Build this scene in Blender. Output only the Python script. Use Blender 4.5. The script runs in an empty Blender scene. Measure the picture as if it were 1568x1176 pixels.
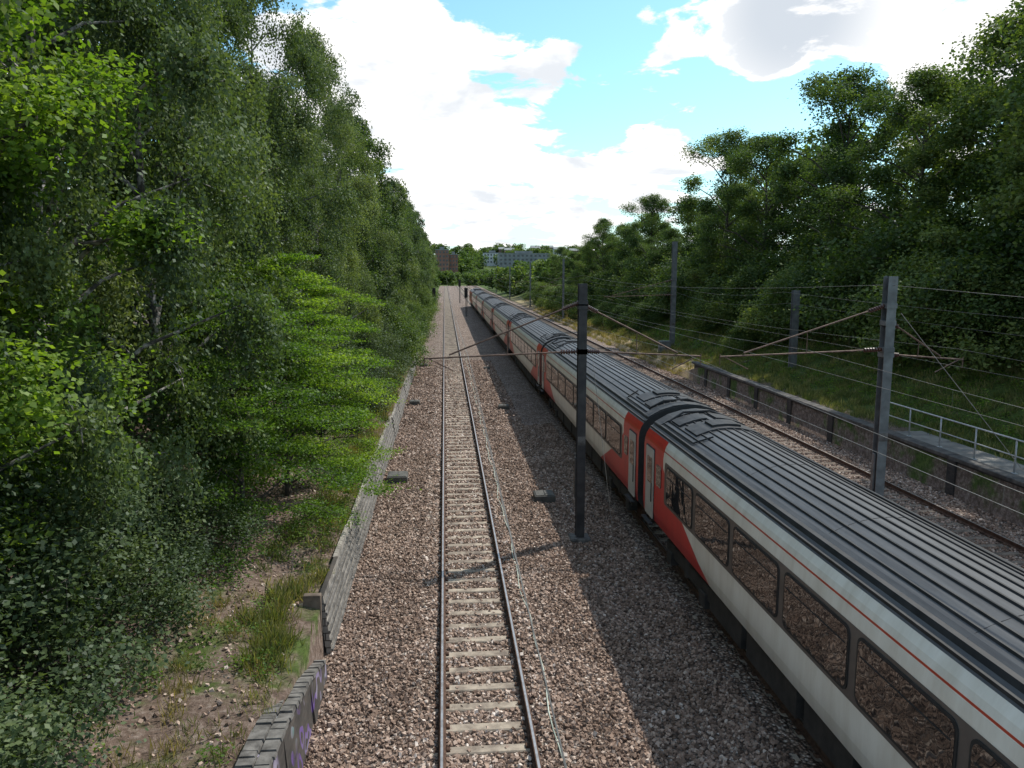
import bpy, math, numpy as np
from mathutils import Vector, Matrix
R = math.radians
scene = bpy.context.scene
col = scene.collection

# ------------------------------------------------------------------ camera
YAW, PITCH, F, H0 = R(4.8), R(8.07), 1220.0, 7.6
cam_d = bpy.data.cameras.new("camera"); cam = bpy.data.objects.new("camera", cam_d); col.objects.link(cam)
cam.location = (0, 0, H0)
cam.rotation_euler = (R(90) - PITCH, 0, -YAW)
cam_d.sensor_width = 36; cam_d.lens = 28.0; cam_d.clip_end = 8000; cam_d.clip_start = 0.1
scene.camera = cam
scene.view_settings.view_transform = 'Standard'
scene.view_settings.look = 'None'
scene.view_settings.exposure = 0

def sky_dir(px, py):
    r = (px - 784) / F; u = (588 - py) / F
    s, c, sp, cp = math.sin(YAW), math.cos(YAW), math.sin(PITCH), math.cos(PITCH)
    v = Vector((s * cp + r * c + u * s * sp, c * cp - r * s + u * c * sp, -sp + u * cp))
    return v.normalized()

# ------------------------------------------------------------------ node helpers
class NT:
    def __init__(s, nt): s.nt = nt
    def n(s, t, **kw):
        nd = s.nt.nodes.new(t)
        for k, v in kw.items(): setattr(nd, k, v)
        return nd
    def l(s, a, b): s.nt.links.new(a, b)
    def val(s, sock, v):
        if hasattr(v, 'links') or isinstance(v, bpy.types.NodeSocket): s.l(v, sock)
        else: sock.default_value = v
    def m(s, op, a, b=0.0, c=0.0, clamp=False):
        nd = s.n('ShaderNodeMath', operation=op); nd.use_clamp = clamp
        s.val(nd.inputs[0], a); s.val(nd.inputs[1], b); s.val(nd.inputs[2], c)
        return nd.outputs[0]
    def noise(s, vec, scale, detail=4, rough=.55, dist=0):
        nd = s.n('ShaderNodeTexNoise'); nd.inputs['Scale'].default_value = scale
        nd.inputs['Detail'].default_value = detail; nd.inputs['Roughness'].default_value = rough
        nd.inputs['Distortion'].default_value = dist
        if vec is not None: s.l(vec, nd.inputs['Vector'])
        return nd.outputs['Fac']
    def ramp(s, fac, stops):
        nd = s.n('ShaderNodeValToRGB'); cr = nd.color_ramp
        while len(cr.elements) < len(stops): cr.elements.new(.5)
        for e, (p, c) in zip(cr.elements, stops):
            e.position = p; e.color = (c[0], c[1], c[2], 1) if not isinstance(c, (int, float)) else (c, c, c, 1)
        s.l(fac, nd.inputs[0]); return nd.outputs[0]
    def mix(s, fac, a, b, mode='MIX'):
        nd = s.n('ShaderNodeMix', data_type='RGBA', blend_type=mode)
        s.val(nd.inputs[0], fac)
        for i, v in ((6, a), (7, b)):
            if isinstance(v, bpy.types.NodeSocket): s.l(v, nd.inputs[i])
            else: nd.inputs[i].default_value = (v[0], v[1], v[2], 1)
        return nd.outputs[2]
    def mapr(s, v, a, b, c=0, d=1, smooth=True):
        nd = s.n('ShaderNodeMapRange'); nd.interpolation_type = 'SMOOTHSTEP' if smooth else 'LINEAR'
        s.val(nd.inputs[0], v); nd.inputs[1].default_value = a; nd.inputs[2].default_value = b
        nd.inputs[3].default_value = c; nd.inputs[4].default_value = d
        return nd.outputs[0]

def new_mat(name):
    m = bpy.data.materials.new(name); m.use_nodes = True
    nt = m.node_tree; nt.nodes.clear(); t = NT(nt)
    out = t.n('ShaderNodeOutputMaterial'); p = t.n('ShaderNodeBsdfPrincipled')
    t.l(p.outputs[0], out.inputs[0]); t.out = out; t.p = p
    return m, t

def objco(t): return t.n('ShaderNodeTexCoord').outputs['Object']
def bump(t, h, strength=.5, dist=.02):
    b = t.n('ShaderNodeBump'); b.inputs['Strength'].default_value = strength; b.inputs['Distance'].default_value = dist
    t.l(h, b.inputs['Height']); t.l(b.outputs[0], t.p.inputs['Normal'])

def noisy_mat(name, c1, c2, scale=4, rough=.8, metal=0, bstr=.3, bscale=30, lo=.35, hi=.65, spec=.5):
    m, t = new_mat(name); co = objco(t)
    f = t.noise(co, scale, 6, .6)
    t.l(t.ramp(f, [(lo, c1), (hi, c2)]), t.p.inputs['Base Color'])
    t.p.inputs['Roughness'].default_value = rough; t.p.inputs['Metallic'].default_value = metal
    t.p.inputs['Specular IOR Level'].default_value = spec
    if bstr: bump(t, t.noise(co, bscale, 4), bstr, .01)
    return m

# ------------------------------------------------------------------ mesh helpers
class MB:
    def __init__(s): s.v = []; s.f = []; s.mi = []; s.n = 0; s.tint = []
    def add(s, v, f, mi=0, tint=None):
        v = np.asarray(v, dtype=np.float32).reshape(-1, 3); f = np.asarray(f, dtype=np.int64).reshape(-1, 4)
        s.v.append(v); s.f.append(f + s.n); s.n += len(v)
        s.mi.append(np.full(len(f), mi, np.int32) if np.isscalar(mi) else np.asarray(mi, np.int32))
        s.tint.append(np.full(len(f), .5, np.float32) if tint is None else np.asarray(tint, np.float32))
    def box(s, x0, x1, y0, y1, z0, z1, mi=0):
        v = [(x0, y0, z0), (x1, y0, z0), (x1, y1, z0), (x0, y1, z0), (x0, y0, z1), (x1, y0, z1), (x1, y1, z1), (x0, y1, z1)]
        s.add(v, [(0, 3, 2, 1), (4, 5, 6, 7), (0, 1, 5, 4), (1, 2, 6, 5), (2, 3, 7, 6), (3, 0, 4, 7)], mi)
    def cbox(s, x0, x1, y0, y1, z0, z1, c, mi=0):
        v = [(x0, y0, z0), (x1, y0, z0), (x1, y1, z0), (x0, y1, z0),
             (x0, y0, z1 - c), (x1, y0, z1 - c), (x1, y1, z1 - c), (x0, y1, z1 - c),
             (x0 + c, y0 + c, z1), (x1 - c, y0 + c, z1), (x1 - c, y1 - c, z1), (x0 + c, y1 - c, z1)]
        s.add(v, [(0, 3, 2, 1), (8, 9, 10, 11), (0, 1, 5, 4), (1, 2, 6, 5), (2, 3, 7, 6), (3, 0, 4, 7),
                  (4, 5, 9, 8), (5, 6, 10, 9), (6, 7, 11, 10), (7, 4, 8, 11)], mi)
    def tube(s, pts, rad, n=8, mi=0, cap=True):
        pts = [Vector(p) for p in pts]
        if np.isscalar(rad): rad = [rad] * len(pts)
        if cap:
            pts = [pts[0]] + pts + [pts[-1]]; rad = [rad[0] * .02] + list(rad) + [rad[-1] * .02]
        V = []; d0 = None
        for i, p in enumerate(pts):
            a = pts[max(i - 1, 0)]; b = pts[min(i + 1, len(pts) - 1)]
            d = (b - a)
            if d.length < 1e-6: d = d0 or Vector((0, 0, 1))
            d.normalize(); d0 = d
            up = Vector((0, 0, 1)) if abs(d.z) < .95 else Vector((0, 1, 0))
            u = d.cross(up).normalized(); w = u.cross(d)
            for k in range(n):
                an = 2 * math.pi * k / n
                V.append(p + (u * math.cos(an) + w * math.sin(an)) * rad[i])
        Fq = []
        for i in range(len(pts) - 1):
            for k in range(n):
                k2 = (k + 1) % n
                Fq.append((i * n + k, i * n + k2, (i + 1) * n + k2, (i + 1) * n + k))
        s.add([tuple(p) for p in V], Fq, mi)
    def extrude_profile(s, prof, y0, y1, mis=None, closed=True, mi=0):
        n = len(prof); V = [(x, y0, z) for x, z in prof] + [(x, y1, z) for x, z in prof]
        Fq = []; ms = []
        for k in range(n if closed else n - 1):
            k2 = (k + 1) % n
            Fq.append((k, n + k, n + k2, k2)); ms.append(mis[k] if mis else mi)
        s.add(V, Fq, ms)
    def mesh(s, name, mats, smooth=False, tint=False):
        v = np.concatenate(s.v); f = np.concatenate(s.f); mi = np.concatenate(s.mi)
        me = bpy.data.meshes.new(name)
        me.vertices.add(len(v)); me.vertices.foreach_set('co', v.ravel())
        me.loops.add(len(f) * 4); me.loops.foreach_set('vertex_index', f.ravel().astype(np.int32))
        me.polygons.add(len(f)); me.polygons.foreach_set('loop_start', np.arange(0, len(f) * 4, 4, dtype=np.int32))
        try: me.polygons.foreach_set('loop_total', np.full(len(f), 4, np.int32))
        except Exception: pass
        me.polygons.foreach_set('material_index', mi)
        me.polygons.foreach_set('use_smooth', np.full(len(f), smooth, bool))
        for m in mats: me.materials.append(m)
        if tint:
            a = me.attributes.new('tint', 'FLOAT', 'FACE'); a.data.foreach_set('value', np.concatenate(s.tint))
        me.update(calc_edges=True)
        return me

def link(name, me, loc=(0, 0, 0), rot=0, sc=1, parent=None):
    o = bpy.data.objects.new(name, me); col.objects.link(o)
    o.location = loc; o.rotation_euler = (0, 0, rot)
    o.scale = (sc, sc, sc) if np.isscalar(sc) else sc
    if parent: o.parent = parent
    return o
def empty(name, loc=(0, 0, 0)):
    o = bpy.data.objects.new(name, None); col.objects.link(o); o.location = loc; o.empty_display_size = .3; return o

# ------------------------------------------------------------------ world
SUN = Vector((.61, .47, 1.0)).normalized()
elev = math.asin(SUN.z); az = math.atan2(SUN.x, SUN.y)
w = bpy.data.worlds.new("World"); scene.world = w; w.use_nodes = True
w.node_tree.nodes.clear(); t = NT(w.node_tree)
out = t.n('ShaderNodeOutputWorld'); bg = t.n('ShaderNodeBackground'); bg.inputs[1].default_value = .1
t.l(bg.outputs[0], out.inputs[0])
sky = t.n('ShaderNodeTexSky'); sky.sky_type = 'NISHITA'; sky.sun_disc = False
sky.sun_elevation = elev; sky.sun_rotation = az; sky.air_density = 1.0; sky.dust_density = .6; sky.ozone_density = 1.5
tc = t.n('ShaderNodeTexCoord').outputs['Generated']
sep = t.n('ShaderNodeSeparateXYZ'); t.l(tc, sep.inputs[0])
zc = t.m('ADD', t.m('MAXIMUM', sep.outputs[2], 0.0), .22)
cmb = t.n('ShaderNodeCombineXYZ')
t.l(t.m('DIVIDE', sep.outputs[0], zc), cmb.inputs[0]); t.l(t.m('DIVIDE', sep.outputs[1], zc), cmb.inputs[1])
n1 = t.noise(cmb.outputs[0], 4.0, 7, .6, .3)
base = t.m('ADD', t.m('MULTIPLY', t.m('SUBTRACT', n1, .5), 2.0), .45)
blobs = [((520, 90), .15, .30), ((640, 60), .12, .32), ((640, 170), .14, .26), ((850, 95), .09, .32), ((620, 300), .18, .26), ((760, 250), .13, .26), ((900, 290), .14, .22), ((1010, 230), .10, .36),
         ((1130, 90), .06, .30), ((1190, 100), .05, .28), ((1040, 75), .05, .30), ((1460, 90), .11, .30), ((1400, 110), .07, .2), ((1170, 20), .09, .32), ((1290, 20), .10, .32), ((1530, 30), .1, .3), ((980, 25), .03, .33),
         ((760, 20), .09, -.30), ((880, 20), .06, -.25), ((930, 165), .085, -.38), ((860, 155), .06, -.25), ((1060, 160), .09, -.33), ((1220, 165), .12, -.36), ((1320, 150), .07, -.25), ((690, 10), .05, -.25), ((650, 210), .035, -.25), ((1060, 310), .1, -.12)]
acc = base
for (px, py), rad, wt in blobs:
    d = sky_dir(px, py)
    vm = t.n('ShaderNodeVectorMath', operation='DISTANCE'); t.l(tc, vm.inputs[0]); vm.inputs[1].default_value = d
    acc = t.m('ADD', acc, t.mapr(vm.outputs['Value'], 0, rad, wt, 0))
mask = t.mapr(acc, .46, .60)
mp = t.n('ShaderNodeMapping'); mp.inputs['Location'].default_value = (.03, .22, .4); t.l(cmb.outputs[0], mp.inputs[0])
n2 = t.noise(mp.outputs[0], 3.6, 5, .55, .3)
shade = t.mapr(t.m('ADD', n2, t.m('MULTIPLY', t.m('SUBTRACT', acc, .75), .10)), .48, .68)
d = sky_dir(1215, 15)
vm = t.n('ShaderNodeVectorMath', operation='DISTANCE'); t.l(tc, vm.inputs[0]); vm.inputs[1].default_value = d
gray2 = t.m('MULTIPLY', t.mapr(vm.outputs['Value'], .03, .14, 1, 0), t.mapr(acc, .60, .8))
shade = t.m('MAXIMUM', t.m('MULTIPLY', shade, .58), t.m('MULTIPLY', gray2, .8))
ccol = t.mix(shade, (12.6, 12.5, 12.4), (5.6, 6.4, 7.4))
skyc = t.mix(1.0, sky.outputs[0], (1.55, 2.1, 2.05), 'MULTIPLY')
haze = t.mapr(sep.outputs[2], .0, .14, .7, 0)
skyc = t.mix(haze, skyc, (8.2, 9.8, 10.6))
t.l(t.mix(mask, skyc, ccol), bg.inputs[0])

sd = bpy.data.lights.new("sun", 'SUN'); sd.energy = 5.0; sd.angle = R(.5); sd.color = (1, .95, .86)
so = bpy.data.objects.new("sun", sd); col.objects.link(so); so.rotation_euler = SUN.to_track_quat('Z', 'Y').to_euler(); so.location = (20, 20, 60)

# ------------------------------------------------------------------ materials
def ballast_mat(attr=False):
    m, t = new_mat("ballast_stone" if attr else "ballast_bed"); co = objco(t)
    pal = [(0, (.085, .062, .052)), (.3, (.205, .146, .114)), (.55, (.33, .245, .198)), (.8, (.45, .365, .31)), (1, (.68, .62, .57))]
    big = t.noise(co, .6, 5, .6)
    tone = t.ramp(big, [(.35, (.78, .72, .67)), (.65, (1.12, 1.08, 1.05))])
    if attr:
        a = t.n('ShaderNodeAttribute', attribute_name='tint').outputs['Fac']
        c = t.ramp(a, pal)
    else:
        v = t.n('ShaderNodeTexVoronoi'); v.inputs['Scale'].default_value = 17; t.l(co, v.inputs['Vector'])
        s = t.n('ShaderNodeSeparateColor'); t.l(v.outputs['Color'], s.inputs[0])
        c = t.ramp(s.outputs[0], pal)
        edge = t.mapr(v.outputs['Distance'], .25, .6, 1, .35)
        c = t.mix(1, c, edge, 'MULTIPLY')
        bump(t, t.m('MULTIPLY', v.outputs['Distance'], -1), 1, .05)
    t.l(t.mix(1, c, tone, 'MULTIPLY'), t.p.inputs['Base Color'])
    t.p.inputs['Roughness'].default_value = .85; t.p.inputs['Specular IOR Level'].default_value = .3
    return m
M_ballast = ballast_mat(); M_stone = ballast_mat(True)

def ground_mat():
    m, t = new_mat("earth_and_grass"); co = objco(t)
    a = t.noise(co, .45, 8, .65); b = t.noise(co, 7, 6, .7)
    soil = t.ramp(b, [(.3, (.055, .04, .03)), (.5, (.14, .10, .08)), (.7, (.26, .21, .18))])
    grass = t.ramp(b, [(.3, (.025, .04, .01)), (.6, (.075, .11, .025)), (.75, (.17, .16, .06))])
    sp = t.n('ShaderNodeSeparateXYZ'); t.l(co, sp.inputs[0])
    right = t.mapr(sp.outputs[0], 18.5, 20.5, 0, .22)
    farb = t.mapr(sp.outputs[1], 120, 260, 0, .3)
    f = t.mapr(t.m('ADD', t.m('ADD', a, right), farb), .50, .62)
    c = t.mix(f, soil, grass)
    dry = t.m('MULTIPLY', t.m('MULTIPLY', t.mapr(sp.outputs[0], 16.5, 17.2), t.mapr(sp.outputs[0], 20, 22.5, 1, 0)), t.m('MULTIPLY', t.mapr(sp.outputs[1], 54, 60), t.mapr(sp.outputs[1], 180, 260, 1, 0)))
    c = t.mix(t.m('MULTIPLY', dry, t.mapr(a, .35, .5)), c, (.34, .26, .15))
    t.l(c, t.p.inputs['Base Color'])
    t.p.inputs['Roughness'].default_value = .95; t.p.inputs['Specular IOR Level'].default_value = .15
    bump(t, t.noise(co, 14, 8, .7), .8, .06)
    return m
M_ground = ground_mat()
M_conc = noisy_mat("sleeper_concrete", (.14, .11, .088), (.39, .33, .26), 3, .9, 0, .4, 60)
M_wood = noisy_mat("sleeper_timber", (.08, .06, .045), (.20, .155, .12), 4, .9, 0, .5, 50)
M_rust = noisy_mat("rail_rust", (.05, .028, .02), (.11, .065, .045), 9, .85, .0, .2, 60, spec=.2)
M_rtop = noisy_mat("rail_polished", (.30, .27, .25), (.5, .47, .45), 4, .38, .8, 0)
M_steel = noisy_mat("galvanised_steel", (.11, .115, .118), (.20, .21, .215), 2.5, .55, .5, .15, 40)
M_dsteel = noisy_mat("weathered_dark_steel", (.028, .027, .029), (.06, .056, .056), 3, .6, .3, .2, 40)
M_tube = noisy_mat("rusty_tube", (.09, .055, .04), (.2, .13, .1), 5, .7, .3, .1, 40)
M_ins = noisy_mat("insulator_brown", (.05, .02, .015), (.09, .035, .02), 5, .25, 0, 0)
M_wire = noisy_mat("copper_wire", (.14, .13, .12), (.24, .23, .21), 5, .5, .5, 0)
M_cable = noisy_mat("pale_cable", (.25, .30, .25), (.50, .55, .48), 3, .7, 0, 0)
M_under = noisy_mat("underframe_grime", (.018, .017, .016), (.045, .04, .036), 3, .8, .1, .3, 20)
M_box = noisy_mat("trough_lid", (.05, .05, .045), (.10, .095, .085), 3, .85, 0, .3, 30)
M_coping = noisy_mat("coping_stone", (.06, .055, .05), (.17, .16, .148), 5, .9, 0, .6, 20)
M_dcoping = noisy_mat("sooty_coping", (.04, .037, .035), (.11, .10, .09), 3, .9, 0, .6, 20)
M_path = noisy_mat("path_concrete", (.12, .115, .105), (.24, .225, .20), 1.5, .9, 0, .4, 30)

def brick_mat(name, c1, c2, mortar, graffiti=False, scale=1.0, bw=.22, bh=.075):
    m, t = new_mat(name); co = objco(t)
    sp = t.n('ShaderNodeSeparateXYZ'); t.l(co, sp.inputs[0])
    cb = t.n('ShaderNodeCombineXYZ'); t.l(t.m('ADD', sp.outputs[1], sp.outputs[0]), cb.inputs[0]); t.l(sp.outputs[2], cb.inputs[1])
    b = t.n('ShaderNodeTexBrick'); t.l(cb.outputs[0], b.inputs['Vector'])
    b.inputs['Scale'].default_value = scale; b.inputs['Brick Width'].default_value = bw; b.inputs['Row Height'].default_value = bh
    b.inputs['Mortar Size'].default_value = .012
    b.inputs['Color1'].default_value = (*c1, 1); b.inputs['Color2'].default_value = (*c2, 1); b.inputs['Mortar'].default_value = (*mortar, 1)
    g = t.noise(co, 1.6, 7, .65)
    c = t.mix(1, b.outputs[0], t.ramp(g, [(.3, (.4, .4, .4)), (.7, (1.2, 1.15, 1.1))]), 'MULTIPLY')
    if graffiti:
        wv = t.n('ShaderNodeTexWave'); wv.inputs['Scale'].default_value = 1.6; wv.inputs['Distortion'].default_value = 9
        wv.inputs['Detail'].default_value = 1; wv.inputs['Detail Scale'].default_value = 1.2; t.l(co, wv.inputs['Vector'])
        line = t.mapr(wv.outputs['Fac'], .78, .9)
        hue = t.ramp(t.noise(co, 1.1, 1), [(.4, (.14, .07, .28)), (.55, (.32, .29, .38)), (.65, (.07, .2, .17))])
        c = t.mix(t.m('MULTIPLY', t.m('MULTIPLY', line, .8), t.mapr(t.noise(co, .9, 2), .35, .48)), c, hue)
    t.l(c, t.p.inputs['Base Color']); t.p.inputs['Roughness'].default_value = .9
    bump(t, b.outputs['Fac'], -.6, .01)
    return m
M_brickdark = brick_mat("sooty_brick", (.03, .026, .025), (.06, .048, .044), (.04, .037, .035))
M_brickgraf = brick_mat("graffitied_brick", (.055, .045, .042), (.09, .075, .066), (.07, .066, .06), True)
M_block = brick_mat("weathered_block_panel", (.24, .225, .20), (.38, .36, .33), (.06, .052, .046), False, 1.0, .30, .16)

# ------------------------------------------------------------------ ground
def sstep(a, b, x): 
    q = np.clip((x - a) / (b - a), 0, 1); return q * q * (3 - 2 * q)
def ground_z(X, Y):
    X = np.asarray(X, float); Y = np.asarray(Y, float)
    near = 1 - sstep(50, 80, Y)
    L = np.interp(X, [-60, -14, -8, -5, -3.2, -2.62], [6, 3.6, 2.0, 1.05, .85, .75])
    L2 = np.interp(X, [-60, -14, -8, -4.4, -3.2, -2.62], [5, 2.6, 1.2, .25, .0, -.15])
    zl = L * near + L2 * (1 - near)
    Rr = np.interp(X, [17.9, 18.0, 20.3, 22, 26, 40, 90], [.85, .9, .95, 1.4, 3.0, 5.5, 8])
    R2 = np.interp(X, [17.2, 18.0, 20.0, 22, 26, 40, 90], [-.35, -.1, .25, .8, 2.4, 4.5, 7])
    nr = 1 - sstep(54, 60, Y)
    zr = Rr * nr + R2 * (1 - nr)
    z = np.where(X < -2.6, zl, np.where(X > 17.9, zr, -.42))
    flat = sstep(260, 420, Y)
    z = z * (1 - flat) + (-.4) * flat
    hill = 30 * sstep(420, 1050, Y) * (.75 + .25 * np.sin(X * .006 + 1))
    nz = .05 * np.sin(X * 2.1 + Y * .7) + .05 * np.sin(X * .9 - Y * 1.7) + .04 * np.sin(3.1 * Y + X)
    side = ((X < -2.7) | (X > 20.4)) & (Y < 400)
    return z + hill + nz * side
xs = np.concatenate([np.linspace(-3000, -100, 12), np.linspace(-90, -16, 14), np.arange(-15, -2.8, .4), [-2.62, -2.58], np.linspace(-2.5, 17.85, 8), [17.9, 17.95],
                     np.arange(18.3, 32, .5), np.linspace(33, 100, 16), np.linspace(140, 3000, 14)])
ys = np.concatenate([np.linspace(-400, -30, 5), np.arange(-24, 70, .6), np.arange(70, 200, 3), np.linspace(205, 1200, 60), np.linspace(1300, 6000, 8)])
XX, YY = np.meshgrid(xs, ys); ZZ = ground_z(XX, YY)
nx, ny = len(xs), len(ys)
idx = np.arange(nx * ny).reshape(ny, nx)
q = np.stack([idx[:-1, :-1], idx[:-1, 1:], idx[1:, 1:], idx[1:, :-1]], -1).reshape(-1, 4)
mb = MB(); mb.add(np.stack([XX, YY, ZZ], -1), q); link("ground", mb.mesh("ground", [M_ground], True))

TRACKS = [.62, 6.75, 10.6, 15.25]
rng = np.random.default_rng(5)
mb = MB()
bx = [-2.6, -2.3, -1.2]; bz = [-.30, -.27, -.2]
for tx in TRACKS:
    bx += [tx - 1.3, tx - .95, tx - .85, tx + .85, tx + .95, tx + 1.3]; bz += [-.175, -.155, -.20, -.20, -.155, -.175]
bx += [3.2, 3.9, 8.65, 12.0, 12.9, 17.3, 17.93]; bz += [-.25, -.30, -.25, -.24, -.28, -.28, -.33]
o_ = np.argsort(bx); bx = np.array(bx)[o_]; bz = np.array(bz)[o_]
by = np.concatenate([np.arange(-24, 80, 2.0), np.linspace(80, 430, 40)])
XX, YY = np.meshgrid(bx, by); ZZ = np.tile(bz, (len(by), 1))
idx = np.arange(XX.size).reshape(XX.shape)
q = np.stack([idx[:-1, :-1], idx[:-1, 1:], idx[1:, 1:], idx[1:, :-1]], -1).reshape(-1, 4)
mb.add(np.stack([XX, YY, ZZ], -1), q); link("ballast_bed", mb.mesh("ballast_bed", [M_ballast]))

def rocks(mb, X, Y, Z, S, tint):
    n = len(X)
    base = np.array([(-1, -1, -1), (1, -1, -1), (1, 1, -1), (-1, 1, -1), (-1, -1, 1), (1, -1, 1), (1, 1, 1), (-1, 1, 1)], float) * .5
    v = base[None] * rng.uniform(.55, 1.15, (n, 1, 3)) + rng.normal(0, .11, (n, 8, 3))
    v = v * S[:, None, None]
    q = rng.normal(size=(n, 4)); q /= np.linalg.norm(q, axis=1)[:, None]
    a, b, c, d = q.T
    Rm = np.stack([np.stack([1 - 2 * (c * c + d * d), 2 * (b * c - a * d), 2 * (b * d + a * c)], -1),
                   np.stack([2 * (b * c + a * d), 1 - 2 * (b * b + d * d), 2 * (c * d - a * b)], -1),
                   np.stack([2 * (b * d - a * c), 2 * (c * d + a * b), 1 - 2 * (b * b + c * c)], -1)], 1)
    v = np.einsum('nij,nkj->nki', Rm, v) + np.stack([X, Y, Z], -1)[:, None, :]
    fq = np.array([(0, 3, 2, 1), (4, 5, 6, 7), (0, 1, 5, 4), (1, 2, 6, 5), (2, 3, 7, 6), (3, 0, 4, 7)])
    f = (np.arange(n) * 8)[:, None, None] + fq[None]
    mb.add(v.reshape(-1, 3), f.reshape(-1, 4), 0, np.repeat(tint, 6))
mb = MB()
def stones(x0, x1, y0, y1, dens, s):
    n = int((x1 - x0) * (y1 - y0) * dens)
    X = rng.uniform(x0, x1, n); Y = rng.uniform(y0, y1, n)
    Z = np.interp(X, bx, bz) + rng.uniform(-.005, .03, n)
    keep = np.ones(n, bool)
    for tx in TRACKS:
        ph = np.abs(((Y + 1000) % .66) - .33)
        on = (np.abs(X - tx) < .86) & (ph < .13)
        keep &= ~(on & (rng.random(n) > .10))
        keep &= ~(np.abs(np.abs(X - tx) - .7525) < .07)
    X, Y, Z = X[keep], Y[keep], Z[keep]; n = len(X)
    S = s * rng.uniform(.6, 1.35, n)
    T = np.clip(rng.beta(1.9, 2.3, n) + .12 * (np.abs(X - .62) < 1.3), 0, 1)
    rocks(mb, X, Y, Z, S, T)
stones(-2.45, 5.4, 9, 24, 330, .052)
stones(-2.45, 5.4, 24, 40, 200, .062)
stones(-2.45, 4.0, 40, 70, 80, .075)
stones(12.0, 17.8, 14, 45, 120, .06)
stones(12.0, 17.8, 45, 70, 60, .075)
link("ballast", mb.mesh("ballast", [M_stone], tint=True))

# ------------------------------------------------------------------ tracks
rail_prof = [(-.07, -.159), (.07, -.159), (.07, -.145), (.012, -.12), (.01, -.045), (.036, -.03), (.036, -.006), (.020, 0), (-.020, 0), (-.036, -.006), (-.036, -.03), (-.01, -.045), (-.012, -.12), (-.07, -.145)]
rail_mi = [0] * 14; rail_mi[7] = 1
def track(tx, y0, y1, wood=False):
    mb = MB()
    for sx in (-.7525, .7525):
        mb.extrude_profile([(x + sx, z) for x, z in rail_prof], y0, y1, rail_mi)
    k0 = math.floor(y0 / .66); k1 = math.floor(y1 / .66)
    for k in range(k0, k1):
        yc = (k * .66) - (1000 % .66) + .33
        j = rng.uniform(-.012, .012, 4)
        mb.cbox(-1.25 + j[0], 1.25 + j[1], yc - .115 + j[2], yc + .115 + j[3] * .5, -.32, -.168 + j[2] * .3, .02, 2)
        if -5 < yc < 70:
            for sx in (-.7525, .7525):
                for s2 in (-1, 1):
                    mb.cbox(sx + s2 * .1 - .035, sx + s2 * .1 + .035, yc - .05, yc + .05, -.17, -.125, .012, 0)
    me = mb.mesh("railway_track", [M_rust, M_rtop, M_wood if wood else M_conc])
    link("railway_track", me, (tx, 0, 0))
track(TRACKS[0], -12, 420); track(TRACKS[1], -12, 420); track(TRACKS[2], -12, 420); track(TRACKS[3], -12, 420, True)

mb = MB(); pts = []
for y in np.arange(5, 75, .5): pts.append((1.80 + .035 * math.sin(y * .9) + .03 * math.sin(y * 2.3), y, -.12 + .015 * math.sin(y * 3)))
mb.tube(pts, .013, 6); link("trackside_cable", mb.mesh("trackside_cable", [M_cable], True))

def lid(x, y, sx=.5, sy=.4, h=.12):
    m2 = MB(); m2.cbox(-sx / 2, sx / 2, -sy / 2, sy / 2, -.15, h, .02); m2.cbox(-sx / 2 + .04, -.01, -sy / 2 + .04, sy / 2 - .04, h, h + .025, .01); m2.cbox(.01, sx / 2 - .04, -sy / 2 + .04, sy / 2 - .04, h, h + .025, .01)
    m2.tube([(-.02, -sy / 2 + .1, h + .02), (-.02, -sy / 2 + .1, h + .06), (.1, -sy / 2 + .1, h + .06)], .01, 6)
    link("cable_pit", m2.mesh("cable_pit", [M_box]), (x, y, -.22))
lid(-1.85, 29.5, .75, .85, .24); lid(3.35, 26.6, .7, .7, .2); lid(-1.85, 47, .6, .6, .2); lid(3.3, 45, .6, .6, .2); lid(-1.8, 66, .6, .6, .2); lid(3.3, 64, .5, .5)

# ------------------------------------------------------------------ left retaining walls
mb = MB()
y = 15.9
r2 = np.random.default_rng(2)
while y < 74:
    L = 2.4; top = np.interp(y, [16, 30, 50, 75], [.95, .85, .6, .25])
    xo = -2.42 + r2.uniform(-.03, .03) - .02 * math.sin(y * .3); le = .17 + r2.uniform(-.03, .03)
    v = [(xo, y, -.4), (xo, y + L - .03, -.4), (xo - le, y + L - .03, top), (xo - le, y, top + r2.uniform(-.03, .03)),
         (xo - .12, y, -.4), (xo - .12, y + L - .03, -.4), (xo - le - .10, y + L - .03, top), (xo - le - .10, y, top)]
    mb.add(v, [(0, 1, 2, 3), (5, 4, 7, 6), (3, 2, 6, 7), (0, 3, 7, 4), (1, 5, 6, 2), (0, 4, 5, 1)], 0)
    for k in range(6):
        zz = -.25 + k * .2
        if zz + .05 < top:
            f0 = (zz + .4) / (top + .4); f1 = (zz + .46) / (top + .4)
            xa, xb = xo - le * f0, xo - le * f1
            mb.add([(xa, y, zz), (xa, y + L - .03, zz), (xb, y + L - .03, zz + .06), (xb, y, zz + .06),
                    (xa + .035, y, zz), (xa + .035, y + L - .03, zz), (xb + .035, y + L - .03, zz + .06), (xb + .035, y, zz + .06)],
                   [(4, 5, 6, 7), (7, 6, 2, 3), (0, 1, 5, 4), (0, 4, 7, 3), (1, 2, 6, 5)], 1)
    y += L
mb.cbox(-2.95, -2.6, 15.75, 15.9, .1, 1.05, .01, 2)
link("retaining_wall", mb.mesh("retaining_wall", [M_block, M_coping, M_wood]))
mb = MB()
yy_ = [-8, 8, 11, 13.2, 15.0]; tz = [1.15, 1.1, .95, .55, .0]
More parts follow.
